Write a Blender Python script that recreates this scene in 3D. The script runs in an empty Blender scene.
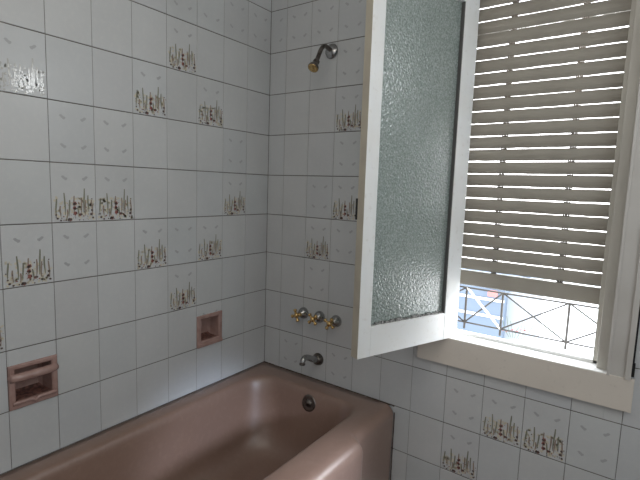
import bpy, bmesh, math, random
from mathutils import Vector, Matrix
random.seed(7)
COL = bpy.context.scene.collection
R = math.radians
TH, TW = 0.200838, 0.15            # tile height and width
OL, OB = 0.157956, 0.1045          # cut tiles beside the corner
FLOOR = -10*TH
CEIL = 2*TH
SILL = -1.238

# ------------------------------------------------------------------ materials
def mat(name, color, rough=.5, metal=0., spec=.5, noise=None, bump=None, coat=0., attr=None, coatr=.12, trans=0., ior=1.45):
    m = bpy.data.materials.new(name); m.use_nodes = True
    nt = m.node_tree; b = nt.nodes['Principled BSDF']
    b.inputs['Base Color'].default_value = (*color, 1)
    b.inputs['Roughness'].default_value = rough
    b.inputs['Metallic'].default_value = metal
    b.inputs['Specular IOR Level'].default_value = spec
    b.inputs['Coat Weight'].default_value = coat
    b.inputs['Coat Roughness'].default_value = coatr
    b.inputs['Transmission Weight'].default_value = trans
    b.inputs['IOR'].default_value = ior
    geo = nt.nodes.new('ShaderNodeNewGeometry')
    last = None
    if noise:                       # list of (scale, colour, low, high, amount)
        cur = nt.nodes.new('ShaderNodeRGB'); cur.outputs[0].default_value = (*color, 1); cur = cur.outputs[0]
        for sc, c2, lo, hi, amt in noise:
            n = nt.nodes.new('ShaderNodeTexNoise'); n.inputs['Scale'].default_value = sc; n.inputs['Detail'].default_value = 5
            nt.links.new(geo.outputs['Position'], n.inputs['Vector'])
            mr = nt.nodes.new('ShaderNodeMapRange'); mr.inputs[1].default_value = lo; mr.inputs[2].default_value = hi
            mr.inputs[3].default_value = 0; mr.inputs[4].default_value = amt
            nt.links.new(n.outputs['Fac'], mr.inputs[0])
            mx = nt.nodes.new('ShaderNodeMix'); mx.data_type = 'RGBA'
            nt.links.new(mr.outputs[0], mx.inputs[0]); nt.links.new(cur, mx.inputs[6]); mx.inputs[7].default_value = (*c2, 1)
            cur = mx.outputs[2]
        last = cur
    if attr:
        a = nt.nodes.new('ShaderNodeVertexColor'); a.layer_name = attr
        mx = nt.nodes.new('ShaderNodeMix'); mx.data_type = 'RGBA'; mx.blend_type = 'MULTIPLY'; mx.inputs[0].default_value = 1
        if last: nt.links.new(last, mx.inputs[6])
        else: mx.inputs[6].default_value = (*color, 1)
        nt.links.new(a.outputs['Color'], mx.inputs[7]); last = mx.outputs[2]
    if last: nt.links.new(last, b.inputs['Base Color'])
    if bump:
        sc, st, kind = bump
        if kind == 'voronoi':
            n = nt.nodes.new('ShaderNodeTexVoronoi'); n.inputs['Scale'].default_value = sc; o = n.outputs['Distance']
        else:
            n = nt.nodes.new('ShaderNodeTexNoise'); n.inputs['Scale'].default_value = sc; n.inputs['Detail'].default_value = 4; o = n.outputs['Fac']
        nt.links.new(geo.outputs['Position'], n.inputs['Vector'])
        bp = nt.nodes.new('ShaderNodeBump'); bp.inputs['Strength'].default_value = st; bp.inputs['Distance'].default_value = .003
        nt.links.new(o, bp.inputs['Height']); nt.links.new(bp.outputs[0], b.inputs['Normal'])
    return m

M = {}
M['tile'] = mat('glazed_tile', (.59, .605, .615), .27, spec=.45, attr='tint', noise=[(6, (.53, .545, .555), .35, .75, .6), (60, (.66, .66, .65), .5, .8, .35)], bump=(28, .04, 'noise'))
M['grout'] = mat('grout', (.13, .12, .11), .9, noise=[(9, (.24, .21, .19), .4, .7, .8)])
M['grout_v'] = mat('grout_light', (.27, .265, .26), .9, noise=[(9, (.17, .16, .155), .4, .7, .8)])
M['mark'] = mat('tile_bird_print', (.40, .41, .425), .3)
M['cream'] = mat('tile_cream_print', (.60, .555, .44), .3)
M['stem'] = mat('tile_stem_print', (.24, .245, .19), .3)
M['stem2'] = mat('tile_stem_print_brown', (.31, .25, .21), .3)
M['red'] = mat('tile_flower_print', (.31, .125, .11), .3)
M['plum'] = mat('tile_dark_flower_print', (.125, .095, .09), .3)
M['pale'] = mat('tile_faded_print', (.47, .465, .44), .12, spec=.8)
M['glint'] = mat('tile_glare_bead', (.62, .62, .6), .08, spec=1.0, coat=1)
M['plaster'] = mat('plaster', (.62, .61, .59), .8)
M['ceil'] = mat('ceiling_paint', (.7, .69, .67), .9)
M['floor'] = mat('floor_tile', (.35, .30, .27), .4, noise=[(12, (.25, .21, .19), .4, .6, .8)])
M['tub'] = mat('enamel_pink', (.25, .158, .122), .42, spec=.5, coat=1.0, coatr=.36, noise=[(5, (.25, .155, .115), .4, .7, .7), (45, (.33, .22, .175), .5, .8, .4)])
M['caulk'] = mat('mouldy_sealant', (.075, .045, .035), .8, noise=[(40, (.16, .12, .10), .45, .6, .8)])
M['ceramic'] = mat('pink_ceramic', (.40, .265, .235), .22, coat=.6, noise=[(30, (.31, .19, .165), .4, .7, .8)])
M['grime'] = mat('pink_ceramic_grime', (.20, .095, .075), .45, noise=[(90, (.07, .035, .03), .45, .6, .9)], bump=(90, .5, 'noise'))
M['chrome'] = mat('chrome', (.42, .42, .42), .22, metal=1, noise=[(60, (.2, .2, .2), .5, .7, .6)])
M['darkmetal'] = mat('tarnished_metal', (.20, .18, .165), .35, metal=1, noise=[(60, (.07, .06, .05), .4, .7, .8)])
M['brass'] = mat('brass', (.75, .53, .24), .25, metal=1, noise=[(90, (.25, .15, .05), .5, .7, .7)])
M['wood_white'] = mat('white_gloss_paint', (.76, .78, .79), .35, noise=[(7, (.75, .75, .73), .4, .7, .7), (55, (.56, .54, .5), .6, .8, .5)], bump=(40, .08, 'noise'))
M['wood_edge'] = mat('aged_cream_paint', (.46, .425, .345), .45, noise=[(12, (.37, .33, .28), .4, .7, .8)], bump=(30, .1, 'noise'))
M['casing'] = mat('casing_paint', (.56, .54, .515), .4, noise=[(8, (.50, .48, .45), .4, .7, .7)])
M['frame'] = mat('frame_paint', (.55, .53, .48), .4, noise=[(8, (.49, .47, .43), .4, .7, .7)])
M['apron'] = mat('apron_paint', (.72, .665, .60), .4, noise=[(6, (.66, .61, .55), .4, .7, .8), (60, (.5, .45, .4), .62, .8, .5)])
M['slat'] = mat('slat_paint', (.36, .335, .29), .5, noise=[(10, (.315, .29, .25), .4, .7, .8)])
M['black'] = mat('black_metal_and_gap', (.012, .012, .012), .5)
M['gasket'] = mat('dark_putty', (.09, .09, .09), .7)
M['dirtyputty'] = mat('weathered_putty', (.30, .30, .29), .7, noise=[(120, (.10, .10, .10), .45, .6, .9)])
M['outer'] = mat('outer_paint', (.8, .8, .78), .6)
M['rail'] = mat('rail_paint', (.07, .065, .06), .6)
M['railw'] = mat('white_paint_and_lit_rail', (.8, .8, .78), .6)
M['blue'] = mat('blue_cladding', (.115, .15, .20), .7)
M['lightblue'] = mat('pale_blue_cladding', (.27, .30, .33), .7)
M['awn'] = mat('red_cloth', (.40, .15, .14), .8)
M['leaf'] = mat('leaf', (.12, .16, .08), .7)
M['petal'] = mat('petal', (.45, .12, .12), .7)

# patterned obscure glass
def glass_mat():
    m = bpy.data.materials.new('obscure_glass'); m.use_nodes = True
    nt = m.node_tree; b = nt.nodes['Principled BSDF']
    b.inputs['Base Color'].default_value = (.50, .575, .555, 1)
    b.inputs['Roughness'].default_value = .06
    b.inputs['Transmission Weight'].default_value = .42
    b.inputs['IOR'].default_value = 1.75
    b.inputs['Specular IOR Level'].default_value = .6
    g = nt.nodes.new('ShaderNodeNewGeometry')
    n = nt.nodes.new('ShaderNodeTexVoronoi'); n.inputs['Scale'].default_value = 130; n.feature = 'SMOOTH_F1'
    n2 = nt.nodes.new('ShaderNodeTexNoise'); n2.inputs['Scale'].default_value = 90; n2.inputs['Detail'].default_value = 3
    ad = nt.nodes.new('ShaderNodeMath'); ad.operation = 'ADD'
    for x in (n, n2): nt.links.new(g.outputs['Position'], x.inputs['Vector'])
    nt.links.new(n.outputs['Distance'], ad.inputs[0]); nt.links.new(n2.outputs['Fac'], ad.inputs[1])
    bp = nt.nodes.new('ShaderNodeBump'); bp.inputs['Strength'].default_value = .38; bp.inputs['Distance'].default_value = .004
    nt.links.new(ad.outputs[0], bp.inputs['Height']); nt.links.new(bp.outputs[0], b.inputs['Normal'])
    n3 = nt.nodes.new('ShaderNodeTexNoise'); n3.inputs['Scale'].default_value = 170; n3.inputs['Detail'].default_value = 3
    nt.links.new(g.outputs['Position'], n3.inputs['Vector'])
    rp = nt.nodes.new('ShaderNodeValToRGB'); rp.color_ramp.elements[0].position = .38; rp.color_ramp.elements[1].position = .66
    rp.color_ramp.elements[0].color = (.30, .37, .35, 1); rp.color_ramp.elements[1].color = (.55, .62, .60, 1)
    nt.links.new(n3.outputs['Fac'], rp.inputs[0]); nt.links.new(rp.outputs[0], b.inputs['Base Color'])
    return m
M['glass'] = glass_mat()

# ------------------------------------------------------------------ helpers
def link(name, bm, mats, parent=None, smooth=False, bevel=None):
    if not isinstance(mats, (list, tuple)): mats = [mats]
    bmesh.ops.recalc_face_normals(bm, faces=bm.faces)
    if bevel:
        es = [e for e in bm.edges if len(e.link_faces) == 2 and e.calc_face_angle() > R(40)]
        bmesh.ops.bevel(bm, geom=es, offset=bevel, segments=2, profile=.6, affect='EDGES')
    me = bpy.data.meshes.new(name); bm.to_mesh(me); bm.free()
    for m in mats: me.materials.append(m)
    if smooth:
        for p in me.polygons: p.use_smooth = True
    o = bpy.data.objects.new(name, me); COL.objects.link(o)
    if parent: o.parent = parent
    return o
def tag(o, label=None, cat=None, group=None, kind=None):
    if label: o['label'] = label
    if cat: o['category'] = cat
    if group: o['group'] = group
    if kind: o['kind'] = kind
    return o
def empty(name, loc=(0, 0, 0), rz=0):
    o = bpy.data.objects.new(name, None); COL.objects.link(o)
    o.location = loc; o.rotation_euler = (0, 0, rz); o.empty_display_size = .05
    return o
def box(bm, x0, x1, y0, y1, z0, z1, mi=0):
    v = [bm.verts.new(c) for c in ((x0,y0,z0),(x1,y0,z0),(x1,y1,z0),(x0,y1,z0),(x0,y0,z1),(x1,y0,z1),(x1,y1,z1),(x0,y1,z1))]
    for f in ((0,3,2,1),(4,5,6,7),(0,1,5,4),(1,2,6,5),(2,3,7,6),(3,0,4,7)):
        bm.faces.new([v[i] for i in f]).material_index = mi
def tube(bm, pts, rad, n=16, cap=True, mi=0, flat=1.0):
    pts = [Vector(p) for p in pts]
    if not isinstance(rad, (list, tuple)): rad = [rad]*len(pts)
    rings = []; up = None
    for i, p in enumerate(pts):
        t = (pts[min(i+1, len(pts)-1)]-pts[max(i-1, 0)]).normalized()
        if up is None:
            up = t.orthogonal().normalized()
        up = (up-t*up.dot(t)).normalized(); s = t.cross(up)
        rings.append([bm.verts.new(p+(up*math.cos(a)+s*math.sin(a)*flat)*rad[i]) for a in [2*math.pi*k/n for k in range(n)]])
    for a, b in zip(rings, rings[1:]):
        for k in range(n):
            bm.faces.new((a[k], a[(k+1) % n], b[(k+1) % n], b[k])).material_index = mi
    if cap:
        bm.faces.new(rings[0][::-1]).material_index = mi; bm.faces.new(rings[-1]).material_index = mi
def spline(pts, n=6):
    P = [Vector(p) for p in pts]; P = [P[0]*2-P[1]]+P+[P[-1]*2-P[-2]]; out = []
    for i in range(1, len(P)-2):
        a, b, c, d = P[i-1:i+3]
        for k in range(n):
            t = k/n
            out.append(.5*((2*b)+(c-a)*t+(2*a-5*b+4*c-d)*t*t+(-a+3*b-3*c+d)*t**3))
    out.append(P[-2]); return out
def lathe(bm, prof, origin, axis, n=28, mi=0):
    """prof: (distance along axis, radius)"""
    axis = Vector(axis).normalized(); u = axis.orthogonal().normalized(); w = axis.cross(u); o = Vector(origin)
    rings = []
    for d, r in prof:
        rings.append([bm.verts.new(o+axis*d+(u*math.cos(a)+w*math.sin(a))*max(r, 1e-4)) for a in [2*math.pi*k/n for k in range(n)]])
    for a, b in zip(rings, rings[1:]):
        for k in range(n): bm.faces.new((a[k], a[(k+1) % n], b[(k+1) % n], b[k])).material_index = mi
    bm.faces.new(rings[0][::-1]).material_index = mi; bm.faces.new(rings[-1]).material_index = mi
def cut(rects, hole):
    out = []; hx0, hx1, hz0, hz1 = hole
    for x0, x1, z0, z1 in rects:
        if hx1 <= x0 or hx0 >= x1 or hz1 <= z0 or hz0 >= z1: out.append((x0, x1, z0, z1)); continue
        if x0 < hx0: out.append((x0, hx0, z0, z1))
        if hx1 < x1: out.append((hx1, x1, z0, z1))
        a, b = max(x0, hx0), min(x1, hx1)
        if z0 < hz0: out.append((a, b, z0, hz0))
        if hz1 < z1: out.append((a, b, hz1, z1))
    return [r for r in out if r[1]-r[0] > .002 and r[3]-r[2] > .002]

# ------------------------------------------------------------------ tiled walls
def tiled_wall(name, cols, plan, holes, mp, thick, length):
    """cols: list of (index, a0, a1); plan[(col,row)] = F/B/P; mp(a, z, d) -> xyz with d into the room"""
    bm = bmesh.new(); tint = bm.loops.layers.color.new('tint')
    rnd = random.Random(name)
    def poly(pts, mi, t=(1, 1, 1, 1)):
        f = bm.faces.new([bm.verts.new(mp(*p)) for p in pts]); f.material_index = mi
        for l in f.loops: l[tint] = t
        return f
    def quad(a0, a1, z0, z1, d, mi): poly([(a0, z0, d), (a1, z0, d), (a1, z1, d), (a0, z1, d)], mi)
    G = -.0012
    # backing slab
    rs = [(-.16 if mp is MPB else -.0, length, FLOOR, CEIL)]
    for h in holes: rs = cut(rs, h)
    for a0, a1, z0, z1 in rs:
        v = [mp(a, z, d) for d in (-.0025, -thick) for a, z in ((a0, z0), (a1, z0), (a1, z1), (a0, z1))]
        v = [bm.verts.new(c) for c in v]
        for f in ((0, 1, 2, 3), (7, 6, 5, 4), (0, 4, 5, 1), (1, 5, 6, 2), (2, 6, 7, 3), (3, 7, 4, 0)):
            ff = bm.faces.new([v[i] for i in f]); ff.material_index = 1
            for l in ff.loops: l[tint] = (1, 1, 1, 1)
    def disc(ca, cz, ra, rz, mi, n=8, rot=0, d=.0006):
        c, s = math.cos(rot), math.sin(rot)
        poly([(ca+ra*math.cos(k*2*math.pi/n)*c-rz*math.sin(k*2*math.pi/n)*s, cz+ra*math.cos(k*2*math.pi/n)*s+rz*math.sin(k*2*math.pi/n)*c, d) for k in range(n)], mi)
    def inside(a, z, lim):
        return lim[0] <= a <= lim[1] and lim[2] <= z <= lim[3] and not any(h[0]-.004 < a < h[1]+.004 and h[2]-.004 < z < h[3]+.004 for h in holes)
    def mark(a, z, left, lim):
        if not inside(a, z, lim): return
        s = 1 if left else -1
        for da, dz, ra, rz, rot in ((0, 0, .0085, .0046, -.45*s), (.0050*s, -.0030, .0060, .0042, .75*s), (-.0050*s, .0046, .0052, .0036, .1*s)):
            disc(a+da, z+dz, ra, rz, 4, 8, rot, .0005+.0001*(abs(da) > .0001))
    for c, a0, a1 in cols:
        full0 = a0 if (c != 'first') else a1-TW
        for row in range(-2, 10):
            zt = -row*TH; zb = zt-TH
            r = [(a0+.0007, a1-.0007, zb+.0015, zt-.0015)]
            for h in holes: r = cut(r, h)
            g = 1+rnd.uniform(-.02, .02); warm = rnd.uniform(-.005, .001)
            kind = plan.get((c, row), 'P')
            if row == -1: kind = 'B'
            tn = (g+warm, g, g-warm, 1)
            tl = [rnd.uniform(0, .00035) for _ in range(4)]
            for (p0, p1, q0, q1) in r:
                e = .0009
                def dd(a, z):
                    u = (a-a0)/(a1-a0); w = (z-zb)/(zt-zb)
                    return (tl[0]*(1-u)+tl[1]*u)*(1-w)+(tl[2]*(1-u)+tl[3]*u)*w-.0002
                inn = [(p0+e, q0+e), (p1-e, q0+e), (p1-e, q1-e), (p0+e, q1-e)]
                outr = [(p0, q0), (p1, q0), (p1, q1), (p0, q1)]
                poly([(a, z, dd(a, z)) for a, z in inn], 0, tn)
                for i in range(4):
                    j = (i+1) % 4
                    poly([(*outr[i], -.0011), (*outr[j], -.0011), (*inn[j], dd(*inn[j])), (*inn[i], dd(*inn[i]))], 0, tn)
            lim = (a0+.004, a1-.004, zb+.003, zt-.003)
            # the printed picture; u runs left to right as seen from the room
            def AU(u):
                w = 1-u if mp is MPL else u
                return (a1-TW+w*TW) if (c == 'first' and mp is MPB) else a0+w*(max(a1-a0, TW))
            ZV = lambda v: zt-v*TH
            flip = mp is MPL
            if kind in 'BFG':
                for u, v in ((.29, .25), (.75, .25)): mark(AU(u), ZV(v), (u < .5) ^ flip, lim)
            if kind == 'B':
                for u, v in ((.29, .72), (.75, .72)): mark(AU(u), ZV(v), (u < .5) ^ flip, lim)
            if kind in 'FG':
                fade = kind == 'G'
                mm = (lambda i: 9) if fade else (lambda i: i)
                for k in range(70):
                    u, v = rnd.uniform(.06, .95), rnd.uniform(.58, .965)
                    if inside(AU(u), ZV(v), lim): disc(AU(u), ZV(v), rnd.uniform(.003, .008), rnd.uniform(.002, .005), mm(3), 7, rnd.uniform(0, 3), .0004)
                for k in range(0 if fade else 46):
                    u, v = rnd.uniform(.05, .96), .6+.37*rnd.random()**.6
                    q = rnd.uniform(.0008, .0021)
                    if inside(AU(u), ZV(v), lim): disc(AU(u), ZV(v), q, q*rnd.uniform(.7, 1.4), rnd.choice((5, 6, 8, 8, 7)), 6, 0, .0011)
                for u, v0, v1, mi in ((.10,.60,.86,5),(.19,.72,.90,6),(.28,.50,.88,5),(.33,.78,.93,6),(.38,.62,.90,5),(.50,.55,.90,6),(.58,.74,.92,5),(.65,.58,.86,6),(.72,.42,.84,5),(.75,.62,.88,6),(.82,.54,.83,5),(.90,.62,.9,6)):
                    n = 5
                    L = []; Rr = []
                    for i in range(n+1):
                        t = i/n; w = .0026*(.35+.65*math.sin(math.pi*min(1, t*.8+.2)))
                        a = AU(u+.012*math.sin(t*3+u*20)); z = ZV(v0+(v1-v0)*t)
                        L.append((a-w, z, .0007)); Rr.append((a+w, z, .0007))
                    for i in range(n): poly([L[i], Rr[i], Rr[i+1], L[i+1]], mm(mi))
                for u, v, rr, mi in ((.51,.68,.0062,7),(.51,.68,.003,8),(.50,.76,.006,7),(.50,.76,.0025,8),(.51,.85,.0064,7),(.53,.845,.0042,8),(.49,.69,.0038,8),(.51,.77,.0038,8),(.41,.95,.0036,8),(.36,.96,.0036,8),(.65,.87,.0032,8),(.62,.875,.0048,7),(.61,.87,.0024,8),(.40,.955,.0055,7),(.37,.94,.003,8),
                                     (.90,.80,.0042,8),(.88,.87,.0046,8),(.92,.93,.0032,8),(.90,.60,.002,8),(.09,.87,.0026,8),(.12,.93,.0034,8),(.19,.965,.0028,8),(.30,.96,.0020,8),(.60,.965,.002,8),(.70,.9,.002,7),(.25,.9,.002,7)):
                    a, z = AU(u), ZV(v)
                    if not inside(a, z, lim): continue
                    if rr > .004:
                        for k in range(5):
                            q = k*1.257+u*9
                            disc(a+rr*.55*math.cos(q), z+rr*.55*math.sin(q), rr*.6, rr*.5, mm(mi), 7, q, .0009+.0001*k)
                    else: disc(a, z, rr*1.25, rr*1.1, mm(mi), 7, 0, .0015)
                if fade:                      # added glossy beads, shaped to catch the side lamp as glare
                    for k in range(26):
                        u, v = rnd.choice([(.55, .86), (.92, .88), (.6, .93)]); u += rnd.gauss(0, .045); v += rnd.gauss(0, .045)
                        a, z = AU(u), ZV(v)
                        if inside(a, z, lim):
                            r0 = rnd.uniform(.0015, .0035)
                            pr = [(a+r0*math.cos(q*1.047), z+r0*math.sin(q*1.047), .0003) for q in range(6)]
                            for q in range(6): poly([pr[q], pr[(q+1) % 6], (a, z, .0003+r0*.35)], 10)
    # vertical joint strips, paler than the horizontal ones
    for c, a0, a1 in cols:
        rs = [(a1-.001, a1+.001, FLOOR, CEIL)]
        for h in holes: rs = cut([r for r in rs], h) if rs else rs
        for p0, p1, q0, q1 in [(a1-.0011, a1+.0011, q0, q1) for (_, _, q0, q1) in rs]:
            quad(p0, p1, q0, q1, -.0010, 2)
    return link(name, bm, [M['tile'], M['grout'], M['grout_v'], M['cream'], M['mark'], M['stem'], M['stem2'], M['red'], M['plum'], M['pale'], M['glint']])

MPL = lambda a, z, d: (d, -a, z)
MPB = lambda a, z, d: (a, -d, z)
# columns counted in the photograph from 0 (left) to 7 (beside the corner)
LEFT_LEN = 2.9
colsL = [(7, 0., OL)]
c, a = 6, OL
while a < LEFT_LEN-1e-6:
    colsL.append((c, a, min(a+TW, LEFT_LEN))); a += TW; c -= 1
planL = {(0,1):'G',(3,1):'F',(4,0):'F',(5,1):'F',(1,2):'B',(2,2):'B',(6,2):'B',(1,3):'F',(2,3):'F',(6,3):'F',
         (0,4):'F',(1,4):'B',(3,4):'F',(4,4):'B',(5,4):'F',(4,5):'F',(-1,5):'F',(5,6):'B',
         (-2,3):'F',(-3,1):'F',(-4,4):'F',(-2,6):'B',(-5,2):'F'}
NI_H = (.302+.008, .456-.008, -1.406+.003, -1.256-.003)      # niche hole in the left wall
aN = OL+TW                                                  # column 5 spans OL+TW .. OL+2TW
NICHE = (aN, aN+TW, -7*TH, -7*TH+.150)
aS = OL+6*TW
SOAP = (aS, aS+TW, -7*TH, -7*TH+.150)
shrink = lambda r, e: (r[0]+e, r[1]-e, r[2]+e, r[3]-e)
wl = tiled_wall('wall_left', colsL, planL, [shrink(NICHE, .004), shrink(SOAP, .004)], MPL, .2, LEFT_LEN)
tag(wl, 'tall tiled wall behind the bath with scattered flower tiles', 'wall', kind='structure')
ROOM_X = 2.45
colsB = [('first', 0., OB)]
c, a = 1, OB
while a < ROOM_X-1e-6:
    colsB.append((c, a, min(a+TW, ROOM_X))); a += TW; c += 1
planB = {(3,0):'B',(3,1):'F',(3,2):'B',(2,3):'B',(3,3):'F',(2,4):'F',(3,4):'B',(2,5):'B',(1,7):'B',(3,7):'B',
         (7,7):'B',(8,7):'F',(9,7):'F',(10,7):'B',(7,8):'F',(5,2):'F',(4,5):'F',(12,3):'F',(13,5):'F',(12,0):'B',(14,7):'F'}
WX0, WX1, WZ0, WZ1 = .935, 1.552, SILL-.03, .125
wb = tiled_wall('wall_back', colsB, planB, [(WX0, WX1, WZ0, WZ1)], MPB, .16, ROOM_X)
tag(wb, 'tiled wall carrying the taps, the shower head and the window', 'wall', kind='structure')

def struct(name, fn, m, label=None, bevel=None, cat='wall'):
    bm = bmesh.new(); fn(bm); o = link(name, bm, m, bevel=bevel)
    tag(o, label, cat if label else None, kind='structure'); return o
struct('floor', lambda b: box(b, -.2, ROOM_X+.2, -LEFT_LEN-.2, .0, FLOOR-.1, FLOOR), M['floor'])
struct('ceiling', lambda b: box(b, -.2, ROOM_X+.2, -LEFT_LEN-.2, .16, CEIL, CEIL+.1), M['ceil'])
struct('wall_right', lambda b: box(b, ROOM_X, ROOM_X+.2, -LEFT_LEN, .16, FLOOR, CEIL), M['plaster'])
struct('wall_front', lambda b: box(b, -.2, ROOM_X+.2, -LEFT_LEN-.2, -LEFT_LEN, FLOOR, CEIL), M['plaster'])

# ------------------------------------------------------------------ window frame, casing, sill and apron
def fr(b):
    box(b, 1.515, 1.552, .018, .075, SILL, WZ1-.0)      # right jamb
    box(b, WX0, .962, .030, .075, SILL, WZ1-.0); box(b, .962, 1.000, .034, .050, SILL, WZ1-.0)         # left jamb
    box(b, 1.0, 1.515, .036, .075, .085, WZ1)          # head
    box(b, 1.5, 1.515, .06, .135, SILL, .12)            # shutter guide
    box(b, .936, .944, .075, .135, SILL, .12)
struct('window_1', fr, M['frame'], 'cream painted frame around the window opening', bevel=.0015, cat='window')
def sillf(b):
    box(b, .935, 1.552, -.0185, .06, SILL-.028, SILL)
    box(b, .935, 1.552, .06, .155, SILL-.05, SILL-.012); box(b, .935, 1.552, .155, .30, SILL-.09, SILL-.055)
    box(b, .935, 1.552, .060, .082, SILL-.012, SILL+.012)
struct('trim_1', sillf, M['outer'], 'sunlit white inner and outer ledge of the window', bevel=.002, cat='sill')
def apronf(b):
    box(b, .880, 1.625, -.020, -.001, -1.352, SILL-.0015)
ap = struct('trim_2', apronf, M['apron'], 'broad cream board fixed to the tiles below the window', bevel=.002, cat='trim')
def casf(b):
    box(b, 1.547, 1.606, -.016, -.0005, SILL-.004, .185)
    box(b, 1.547, 1.556, -.022, -.016, SILL-.004, .185)
    box(b, 1.598, 1.614, -.026, -.0005, SILL-.004, .185)
struct('trim_3', casf, M['casing'], 'upright white moulding right of the window', bevel=.0015, cat='trim')
struct('trim_4', lambda b: box(b, .882, .937, -.016, -.0005, SILL-.004, .185), M['casing'], 'upright white moulding behind the open sash', bevel=.0015, cat='trim')
struct('trim_5', lambda b: box(b, .937, 1.547, -.016, -.0005, .125, .185), M['casing'], 'white moulding over the window', bevel=.0015, cat='trim')
def gap_shadef(b):  # black strip stands in for shade in a gap; foot block is hinge
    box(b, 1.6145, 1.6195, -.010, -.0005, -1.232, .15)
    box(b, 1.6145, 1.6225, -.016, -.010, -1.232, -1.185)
st = bmesh.new(); gap_shadef(st); st = link('trim_shadow_gap', st, M['black'], bevel=.001)
tag(st, 'narrow black strip standing in for a shadow gap right of the white window moulding', 'trim', kind='structure')

# ------------------------------------------------------------------ opened casement sash
hx, hy = 1.017, .009
sash = empty('casement_sash', (hx, hy, SILL), R(-110.56))
tag(sash, 'white casement window sash with obscured glass standing open over the bath', 'window sash')
Z = lambda z: z-SILL
ZB, ZT = -1.241, .105
T0, T1 = -.036, 0.
def part(name, fn, m, parent, bevel=None, smooth=False):
    bm = bmesh.new(); fn(bm); return link(name, bm, m, parent, smooth=smooth, bevel=bevel)
def edge_paint(o):         # the two mating edges of the sash were painted cream
    o.data.materials.append(M['wood_edge'])
    for p in o.data.polygons:
        if p.normal.x > .9 and p.center.x > .45: p.material_index = 1
s1 = part('stile', lambda b: box(b, .440, .495, T0, T1, Z(ZB), Z(ZT)), M['wood_white'], sash, .002); edge_paint(s1)
part('stile', lambda b: box(b, -.020, .058, T0, T1, Z(ZB), Z(ZT)), M['wood_white'], sash, .002)
part('rail', lambda b: box(b, .058, .440, T0+.001, T1-.0005, Z(ZB), Z(-1.133)), M['wood_white'], sash, .002)
part('rail', lambda b: box(b, .058, .440, T0+.001, T1-.0005, Z(.037), Z(ZT)), M['wood_white'], sash, .002)
part('glass_pane', lambda b: box(b, .054, .444, -.021, -.016, Z(-1.137), Z(.041)), M['glass'], sash)
def putty(b):
    box(b, .0575, .0625, -.0155, -.002, Z(-1.133), Z(.037))
pt = part('putty', putty, M['gasket'], sash); pt['label'] = 'dark sealing strip'
def putty2(b):
    rr = random.Random(3)
    for i in range(40):
        s0 = .0575+.382*i/40
        box(b, s0, s0+.0098, -.0155, -.010+rr.uniform(-.002, .003), Z(-1.134), Z(-1.128+rr.uniform(-.003, .006)))
part('putty', putty2, M['dirtyputty'], sash)['label'] = 'ragged weathered putty'
def latch(b):
    box(b, .476, .4965, -.044, -.034, Z(-.760), Z(-.688)); box(b, .480, .492, -.050, -.044, Z(-.735), Z(-.715))
part('latch', latch, M['black'], sash, .001)['label'] = 'black latch plate on the edge'
for zc in (-1.05, -.10):
    part('hinge', lambda b: (tube(b, [(-.026, -.030, Z(zc-.04)), (-.026, -.030, Z(zc+.04))], .005, 10), box(b, -.024, -.0195, -.032, -.008, Z(zc-.035), Z(zc+.035))), M['darkmetal'], sash)

# ------------------------------------------------------------------ roller shutter
shut = empty('roller_shutter', (1.262, .09, SILL))
tag(shut, 'cream slatted roller shutter lowered most of the way down the window', 'shutter')
PITCH = .0487
def slatf(b):
    rr = random.Random(11)
    zb = -.9705
    for k in range(23):
        z0 = zb+k*PITCH+.0022; h = PITCH-.0037+rr.uniform(-.0012, .0012)
        z0 += rr.uniform(-.0008, .0008)
        x0, x1 = 0.945-1.262, 1.5025-1.262
        n = 24; segs = 6
        # gently crowned slat with a slightly wavy worn lower edge
        cols_ = []
        for i in range(n+1):
            x = x0+(x1-x0)*i/n
            w = rr.uniform(-.0007, .0009)
            ring = []
            for s in range(segs+1):
                t = s/segs
                ring.append((x, -.006*math.sin(math.pi*t), z0+h*t+(w if s == 0 else 0)-SILL))
            for s in range(segs, -1, -1):
                t = s/segs
                ring.append((x, -.006*math.sin(math.pi*t)+.007, z0+h*t+(w if s == 0 else 0)-SILL))
            cols_.append([b.verts.new(p) for p in ring])
        m_ = len(cols_[0])
        for A, B in zip(cols_, cols_[1:]):
            for j in range(m_): b.faces.new((A[j], A[(j+1) % m_], B[(j+1) % m_], B[j]))
        b.faces.new(cols_[0]); b.faces.new(cols_[-1][::-1])
part('slat_curtain', slatf, M['slat'], shut)
def bbar(b):
    box(b, 0.945-1.262, 1.5025-1.262, -.004, .010, -1.034-SILL, -.9735-SILL)
part('bottom_bar', bbar, M['slat'], shut, .003)
def clip(xc, z, rr):
    def f(b):
        x0, x1 = xc-.011-1.262, xc+.011-1.262
        box(b, x0, x1, .0005, .0022, z-.004, z+.0015)      # plate tucked behind, with teeth crossing the gap
        for j in range(4):
            x = xc-1.262+(j-1.5)*.0058+rr.uniform(-.0008, .0008)
            w = rr.uniform(.0012, .0022)
            box(b, x-w, x+w, -.0012, .004, z-.003, z+.0052)
    return f
for xc in (1.135, 1.370):
    rr = random.Random(int(xc*1000))
    for k in range(23):
        part('link', clip(xc+.0012*math.sin(k*.7), -.9705+k*PITCH-SILL-.0005, rr), M['darkmetal'], shut)
shut.children[2]['label'] = 'dark metal link between two slats'

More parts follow.
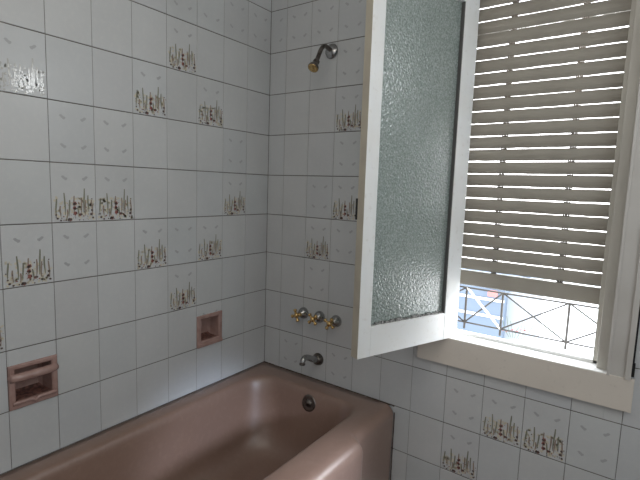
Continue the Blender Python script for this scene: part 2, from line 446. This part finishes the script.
# ------------------------------------------------------------------ bathtub
RIM = -1.607
def loop(x0, x1, y0, y1, r, z, bulge=0., rfar=None):
    """closed ring, y0 > y1; identical point count for every ring"""
    pts = []
    rs = r if isinstance(r, (tuple, list)) else (r,)*4
    def arc(cx, cy, rr, a0, a1, n=10):
        for i in range(n+1):
            a = a0+(a1-a0)*i/n; pts.append([cx+rr*math.cos(a), cy+rr*math.sin(a)])
    def seg(p, q, ts):
        for t in ts: pts.append([p[0]+(q[0]-p[0])*t, p[1]+(q[1]-p[1])*t])
    long_abs = [-.12, -.16, -.20, -.225, -.25, -.275, -.29, -.30, -.308, -.314, -.320, -.326, -.332, -.338, -.344, -.352, -.37, -.40, -.5, -.6, -.7, -.8, -.9, -1.0, -1.1, -1.2, -1.3, -1.36, -1.38, -1.40]
    # start: front/wall corner (x1, y0)
    arc(x1-rs[0], y0-rs[0], rs[0], math.pi/2, 0)
    ya, yb = y0-rs[0], y1+rs[1]
    for y in long_abs:
        t = (y+.10)/(-1.42+.10)
        yy = min(max(y, yb+.001), ya-.001) if True else ya+(yb-ya)*t
        pts.append([x1, yy])
    arc(x1-rs[1], y1+rs[1], rs[1], 0, -math.pi/2)
    seg((x1-rs[1], y1), (x0+rs[2], y1), [i/9 for i in range(1, 9)])
    arc(x0+rs[2], y1+rs[2], rs[2], -math.pi/2, -math.pi)
    seg((x0, y1+rs[2]), (x0, y0-rs[3]), [i/18 for i in range(1, 18)])
    arc(x0+rs[3], y0-rs[3], rs[3], math.pi, math.pi/2)
    seg((x0+rs[3], y0), (x1-rs[0], y0), [i/9 for i in range(1, 9)])
    out = []
    for x, y in pts:
        if bulge and x > x1-.05:
            s = min(max((-y-.306)/.036, 0), 1); s = s*s*(3-2*s)
            e = min(max((1.45+y)/.034, 0), 1); e = e*e*(3-2*e)
            x += bulge*s*e
        out.append((x, y, z))
    return out
X1, Y1 = .784, -1.70
BG = .036
rings = []
rings.append(loop(.004, X1-.004, -.004, Y1, .012, FLOOR+.002, BG))
rings.append(loop(.004, X1-.002, -.004, Y1, .012, RIM-.20, BG))
for k in range(8):
    a = math.pi/2*k/7; rr = .040
    rings.append(loop(.004, X1-rr+rr*math.cos(a), -.004, Y1, .012, RIM-rr+rr*math.sin(a)-.001*(7-k)/7, BG*(1-.45*k/7)))
rings.append(loop(.030, .715, -.045, Y1+.05, .05, RIM+.001, .0))
# inner lip
ix0, ix1, iy0, iy1 = .070, .679, -.096, -1.58
rad = (.085, .12, .12, .12)
ins = [(0, .0), (.009, .002), (.017, .008), (.023, .018), (.028, .034), (.034, .07), (.043, .13), (.055, .20), (.07, .265), (.09, .305), (.12, .335), (.16, .348)]
for d, dz in ins:
    k = d/.16
    rings.append(loop(ix0+d*.85, ix1-d*.8, iy0-d*1.0, iy1+d*2.2, tuple(q+.05*k for q in rad), RIM-dz))
rings.append(loop(.29, .47, -.42, -1.1, .08, RIM-.350))
tb = bmesh.new()
V = [[tb.verts.new(p) for p in r] for r in rings]
n = len(V[0])
for A, B in zip(V, V[1:]):
    for k in range(n): tb.faces.new((A[k], A[(k+1) % n], B[(k+1) % n], B[k]))
tb.faces.new(V[-1])
bmesh.ops.remove_doubles(tb, verts=tb.verts, dist=.00001)
tub = empty('bathtub', (.40, -.85, FLOOR))
tag(tub, 'dusky pink enamelled bathtub built into the tiled corner', 'bathtub')
shell = link('tub_shell', tb, M['tub'], None, smooth=True)
shell.parent = tub; shell.location = (-.40, .85, -FLOOR)
def caulkf(b):
    pts = []
    rr = random.Random(5)
    for i in range(60):
        t = i/59; pts.append((.004+t*(X1-.006), -.0035, RIM-.0005+rr.uniform(-.0012, .0015)))
    tube(b, pts, [.0022+rr.uniform(-.0008, .0012) for _ in pts], 6)
    pts = [(.0035, -.004-t*1.68, RIM-.001) for t in [i/40 for i in range(41)]]
    tube(b, pts, .0018, 6)
    tube(b, [(X1+.0005, -.003, RIM-.03), (X1-.001, -.003, FLOOR+.01)], .0022, 6)
ck = part('sealant_line', caulkf, M['caulk'], tub); ck.location = shell.location; ck['label'] = 'blackened sealant along the tiles'
# overflow cover on the tap end
oc = Vector((.403, -.126, -1.666)); oax = Vector((0, -1, .22)).normalized()
def ovf(b):
    lathe(b, [(-.014, .038), (0, .039), (.004, .038), (.006, .032), (.004, .022), (.004, .013), (.008, .011), (.009, .001)], oc, oax)
of = part('overflow_cover', ovf, M['darkmetal'], tub, smooth=True); of.location = shell.location
def ovh(b):
    u = oax.orthogonal().normalized(); w = oax.cross(u)
    for k in range(8):
        a = k*math.pi/4; c = oc+oax*.0046+(u*math.cos(a)+w*math.sin(a))*.0175
        lathe(b, [(0, .0026), (.0008, .0024)], c, oax, 8)
ovp = part('overflow_slot', ovh, M['black'], of)
# drain on the tub bottom
def dr(b): lathe(b, [(0, .028), (.003, .027), (.002, .020), (.0, .018), (.002, .006), (.003, .001)], (.38, -.34, RIM-.3485), (0, 0, 1))
part('drain', dr, M['darkmetal'], tub, smooth=True).location = shell.location

# ------------------------------------------------------------------ recessed soap fittings in the left wall
def plate_ring(b, w, h, t, hole, proud):
    """rectangular ring in the y-z plane centred on 0, hole = (y0, y1, z0, z1), with softened step"""
    def ring(x, y0, y1, z0, z1): return [b.verts.new((x, y0, z0)), b.verts.new((x, y1, z0)), b.verts.new((x, y1, z1)), b.verts.new((x, y0, z1))]
    y0, y1, z0, z1 = hole
    R_ = [ring(-.004, -w/2, w/2, -h/2, h/2), ring(proud*.5, -w/2, w/2, -h/2, h/2), ring(proud, -w/2+.004, w/2-.004, -h/2+.004, h/2-.004),
          ring(proud, y0-.004, y1+.004, z0-.004, z1+.004), ring(proud-.004, y0, y1, z0, z1), ring(-.006, y0, y1, z0, z1)]
    for A, B in zip(R_, R_[1:]):
        for k in range(4): b.faces.new((A[k], A[(k+1) % 4], B[(k+1) % 4], B[k]))
def recess(b, hole, depth):
    y0, y1, z0, z1 = hole; e = .008
    f = [(-.0055, y0-.001, z0-.001), (-.0055, y1+.001, z0-.001), (-.0055, y1+.001, z1+.001), (-.0055, y0-.001, z1+.001)]
    g = [(-depth+.01, y0+e*.4, z0+e*.4), (-depth+.01, y1-e*.4, z0+e*.4), (-depth+.01, y1-e*.4, z1-e*.4), (-depth+.01, y0+e*.4, z1-e*.4)]
    h = [(-depth, y0+e*1.6, z0+e*1.6), (-depth, y1-e*1.6, z0+e*1.6), (-depth, y1-e*1.6, z1-e*1.6), (-depth, y0+e*1.6, z1-e*1.6)]
    V = [[b.verts.new(p) for p in q] for q in (f, g, h)]
    for A, B in zip(V, V[1:]):
        for k in range(4): b.faces.new((A[k], A[(k+1) % 4], B[(k+1) % 4], B[k]))
    b.faces.new(V[-1])
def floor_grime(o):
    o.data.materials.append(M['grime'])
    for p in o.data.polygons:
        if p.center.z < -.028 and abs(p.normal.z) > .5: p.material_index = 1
nic = empty('soap_niche', (0, -(NICHE[0]+NICHE[1])/2, (NICHE[2]+NICHE[3])/2))
tag(nic, 'small square pink ceramic soap recess without a bar nearer the corner', 'soap niche')
hN = (-.051, .051, -.047, .055)
part('surround', lambda b: plate_ring(b, .149, .149, 0, hN, .007), M['ceramic'], nic, .0012)
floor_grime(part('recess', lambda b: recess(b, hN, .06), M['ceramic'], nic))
def niche_lip(b): box(b, .000, .010, -.0735, .0735, -.0745, -.058)
part('lip', niche_lip, M['ceramic'], nic, .003)

sd = empty('soap_dish', (0, -(SOAP[0]+SOAP[1])/2, (SOAP[2]+SOAP[3])/2))
tag(sd, 'pink ceramic recessed soap dish with a rounded grab bar on the left', 'soap dish')
hS = (-.055, .055, -.050, .058)
part('surround', lambda b: plate_ring(b, .149, .149, 0, hS, .008), M['ceramic'], sd, .0012)
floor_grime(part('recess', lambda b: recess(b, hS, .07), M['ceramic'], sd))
def bar(b):
    pts = []; rad_ = []
    for i in range(17):
        t = i/16*2-1
        y = t*.069
        pts.append((.003+.009*(1-abs(t)**4), y, .033)); rad_.append(.0138+.001*(1-t*t))
    tube(b, pts, rad_, 16)
    for s in (-1, 1):
        lathe(b, [(-.004, .0145), (.010, .0135), (.016, .008), (.018, .001)], (-.004, s*.0625, .033), (1, 0, 0), 16)
part('grab_bar', bar, M['ceramic'], sd, smooth=True)
def lip(b):
    pts = []
    for i in range(25):
        t = i/24*2-1
        notch = -.009*math.exp(-(t/.09)**2)
        pts.append((.009, t*.066, -.052+notch))
    tube(b, pts, [.0062]*25, 12)
part('lip', lip, M['ceramic'], sd, smooth=True)

# ------------------------------------------------------------------ taps, spout, shower head
def make_tap(x, z, rot, label):
    t = empty('tap', (x, 0, z)); tag(t, label, 'tap', 'row of three taps over the bath')
    part('escutcheon', lambda b: lathe(b, [(0, .029), (.004, .0292), (.012, .027), (.022, .021), (.030, .012), (.034, .009)], (0, 0, 0), (0, -1, 0)), M['chrome'], t, smooth=True)
    part('stem', lambda b: lathe(b, [(.028, .0085), (.046, .0085), (.048, .011), (.056, .011), (.058, .008)], (0, 0, 0), (0, -1, 0), 16), M['brass'], t, smooth=True)
    def h(b):
        lathe(b, [(.052, .009), (.056, .013), (.066, .013), (.071, .009), (.073, .001)], (0, 0, 0), (0, -1, 0), 20)
        for k in range(4):
            a = rot+k*math.pi/2; d = Vector((math.cos(a), 0, math.sin(a))); o = Vector((0, -.061, 0))
            tube(b, [o+d*r for r in (.006, .014, .020, .024, .028, .031, .0325)], [.0058, .0048, .0062, .0088, .0092, .0068, .001], 12)
    part('cross_handle', h, M['brass'], t, smooth=True)
make_tap(.261, -1.284, .35, 'leftmost brass cross-handled tap with chrome dome, nearest the wall corner')
make_tap(.360, -1.284, .75, 'middle brass cross-handled tap with chrome dome, straight above the spout')
make_tap(.457, -1.286, 1.05, 'rightmost brass cross-handled tap with chrome dome, nearest the open sash')

sp = empty('bath_spout', (.360, 0, -1.499)); tag(sp, 'tarnished chrome bath spout below the middle tap', 'spout')
part('flange', lambda b: lathe(b, [(0, .030), (.004, .031), (.012, .029), (.022, .023), (.028, .017)], (0, 0, 0), (0, -1, 0)), M['darkmetal'], sp, smooth=True)
def spf(b):
    p = spline([(0, -.018, .002), (0, -.05, .014), (0, -.09, .033), (0, -.114, .038), (0, -.128, .028), (0, -.131, .016)], 6)
    tube(b, p, [.0165-.0045*i/(len(p)-1) for i in range(len(p))], 18)
part('spout', spf, M['chrome'], sp, smooth=True)
part('nozzle', lambda b: lathe(b, [(0, .0125), (.001, .0145), (.008, .0145), (.009, .009)], (0, -.131, .018), (0, -.05, -1), 18), M['darkmetal'], sp, smooth=True)

sh = empty('shower_head', (.375, 0, -.040)); tag(sh, 'small wall-mounted shower head with brass face on a bent arm', 'shower head')
part('flange', lambda b: lathe(b, [(0, .033), (.003, .034), (.009, .031), (.014, .022), (.018, .012)], (0, 0, 0), (0, -1, 0)), M['chrome'], sh, smooth=True)
def armf(b):
    tube(b, spline([(0, -.005, 0), (0, -.035, .008), (0, -.062, .008), (0, -.085, -.014), (0, -.102, -.045), (0, -.116, -.072)], 6), .0098, 16)
part('arm', armf, M['darkmetal'], sh, smooth=True)
hd = Vector((0, -.026, -.036)).normalized()
def headf(b):
    lathe(b, [(0, .011), (.002, .014), (.012, .015), (.016, .012), (.022, .014), (.036, .023), (.044, .0245), (.047, .0235)], (0, -.112, -.066), hd, 24)
part('head', headf, M['darkmetal'], sh, smooth=True)
fc = Vector((0, -.112, -.066))+hd*.0465
ff = part('spray_face', lambda b: lathe(b, [(0, .0232), (.003, .0225), (.004, .015), (.002, .011), (.005, .006), (.006, .001)], fc, hd, 24), M['brass'], sh, smooth=True)
ff['label'] = 'brass spray face'

# ------------------------------------------------------------------ outside the window
RY = .35
rl = empty('window_railing', (1.3, RY, -1.30)); tag(rl, 'thin dark metal railing with crossed bars outside the window', 'railing')
ztop, zbot = -1.100, -1.268
def L(p): return (p[0]-1.3, p[1]-RY, p[2]+1.30)
def bar2(name, p, q, r, m='rail'):
    return part(name, lambda b: tube(b, [L(p), L(q)], r, 8), M[m], rl)
bar2('top_rail', (.75, RY, ztop), (1.95, RY, ztop-.002), .0042)
bar2('bottom_rail', (.75, RY, zbot), (1.95, RY, zbot), .0038)
posts = [.70, .955, 1.118, 1.383, 1.648, 1.913]
for x in posts: bar2('post', (x, RY, zbot-.03), (x, RY, ztop), .0052)
for i, (a_, b_) in enumerate(zip(posts, posts[1:])):
    o_ = bar2('cross_bar', (a_, RY, ztop), (b_, RY, zbot), .0052 if i == 1 else .0038, 'railw' if i == 1 else 'rail')  # one bar takes white in place of strong daylight on it
    if i == 1: o_['label'] = 'cross bar coloured white as if brightly lit'
    bar2('cross_bar', (a_, RY+.004, zbot), (b_, RY+.004, ztop), .0036)

bd = empty('building', (-2.2, 8.6, -6)); tag(bd, 'pale blue building with white bands beyond the railing', 'building')
part('wall', lambda b: box(b, -1.6, 1.48, 0, 3, 0, 3.27), M['blue'], bd)
part('wall', lambda b: box(b, 1.48, 1.80, .3, 3, 0, 3.1), M['lightblue'], bd)['label'] = 'paler side wall'
part('band', lambda b: box(b, -1.62, 1.50, -.05, 0, 3.27, 3.36), M['railw'], bd)
for zz in (2.55, 2.93): part('band', lambda b: box(b, -1.6, 1.48, -.04, 0, zz, zz+.05), M['railw'], bd)
aw = bmesh.new()
box(aw, -1.02, -.84, 8.32, 8.5, -2.92, -2.80)
aw2 = link('awning', aw, M['awn'], bevel=.02); tag(aw2, 'small red patch of awning against the pale blue building', 'awning')
struct('trim_7', lambda b: box(b, -12, 14, 1.5, 30, -6.2, -6), M['outer'], 'pale ground far below the window', cat='ground')

pl = empty('flowering_plant', (1.175, .345, -1.28)); tag(pl, 'sprigs of a small red-flowered plant behind the railing post', 'plant')
def stems(b):
    rr = random.Random(9)
    for k in range(7):
        x = -.05+.02*k; tube(b, spline([(x*.4, .02, -.02), (x*.8, .02, .01), (x+rr.uniform(-.01, .01), .02, .03+rr.uniform(0, .05))], 3), .0012, 5)
def pet(b):
    rr = random.Random(4)
    for k in range(12):
        c = Vector((-.055+.01*k+rr.uniform(-.004, .004), .018, .004+.0022*k+rr.uniform(-.006, .006)))
        lathe(b, [(0, .001), (.002, .0035), (.004, .001)], c, (rr.uniform(-1, 1), -1, rr.uniform(-1, 1)), 6)
part('stem', stems, M['leaf'], pl); part('petals', pet, M['petal'], pl)

# ------------------------------------------------------------------ light
W = bpy.data.worlds.new('World'); bpy.context.scene.world = W; W.use_nodes = True
nt = W.node_tree; bg = nt.nodes['Background']
tc = nt.nodes.new('ShaderNodeTexCoord'); sx = nt.nodes.new('ShaderNodeSeparateXYZ'); rp = nt.nodes.new('ShaderNodeValToRGB')
nt.links.new(tc.outputs['Generated'], sx.inputs[0]); mr = nt.nodes.new('ShaderNodeMapRange'); mr.inputs[1].default_value = -1; mr.inputs[2].default_value = 1
nt.links.new(sx.outputs['Z'], mr.inputs[0]); nt.links.new(mr.outputs[0], rp.inputs[0])
rp.color_ramp.elements[0].color = (.85, .86, .88, 1); rp.color_ramp.elements[1].color = (.80, .88, 1, 1)
e = rp.color_ramp.elements.new(.5); e.color = (1, 1, 1, 1)
nt.links.new(rp.outputs[0], bg.inputs[0]); bg.inputs[1].default_value = 5.5
def area(name, loc, target, sx_, sy_, power, col):
    d = bpy.data.lights.new(name, 'AREA'); d.shape = 'RECTANGLE'; d.size = sx_; d.size_y = sy_; d.energy = power; d.color = col
    o = bpy.data.objects.new(name, d); COL.objects.link(o); o.location = loc
    o.rotation_euler = (Vector(target)-Vector(loc)).to_track_quat('-Z', 'Y').to_euler(); return o
area('room_light', (1.6, -2.7, -.6), (.8, -.1, -.8), 1.6, 1.6, 4.2, (.92, .96, 1.0))
area('right_light', (2.40, -1.05, -.45), (.0, -.75, -.75), .9, 1.1, 8.6, (.90, .965, 1.0))
area('corner_fill', (1.05, -1.2, CEIL-.04), (.35, -.15, -1.2), 1.3, 1.3, 11, (1, .94, .85))  # added fill lamp under the ceiling, brightens the wall corner
area('side_light', (2.38, -.14, .06), (.4, -.6, -.4), .22, .22, 2.0, (.92, .97, 1.0))
# light reaching the glass and the bath from the sky in front of the window
area('window_daylight', (1.28, .33, -1.05), (1.0, -1.2, -1.75), .45, .20, 1.0, (.95, .97, 1.0))
area('sky_over_window', (1.98, .92, -.50), (.74, -.48, -1.6), .8, .6, 48, (.93, .96, 1.0))

sd_ = bpy.data.lights.new('rim_fill_spot', 'SPOT'); sd_.energy = 115; sd_.spot_size = R(22); sd_.spot_blend = .6; sd_.shadow_soft_size = .12; sd_.color = (.78, .90, 1.12)  # added spot without a fixture, brightens the front rim of the bath
so_ = bpy.data.objects.new('rim_fill_spot', sd_); COL.objects.link(so_); so_.location = (2.36, -1.0, -.95)
so_.rotation_euler = (Vector((.78, -.60, -1.65))-so_.location).to_track_quat('-Z', 'Y').to_euler()

# ------------------------------------------------------------------ camera
cam = bpy.data.cameras.new('camera'); co = bpy.data.objects.new('camera', cam); COL.objects.link(co)
co.location = (1.59600914, -1.75480522, -.65320459)
co.rotation_euler = (1.45322366, -.0339657164, .62364897)
cam.sensor_width = 36; cam.lens = 450.526*36/640; cam.clip_start = .01
bpy.context.scene.camera = co
sc = bpy.context.scene
sc.view_settings.view_transform = 'Standard'
sc.cycles.max_bounces = 8
sc.cycles.use_denoising = True
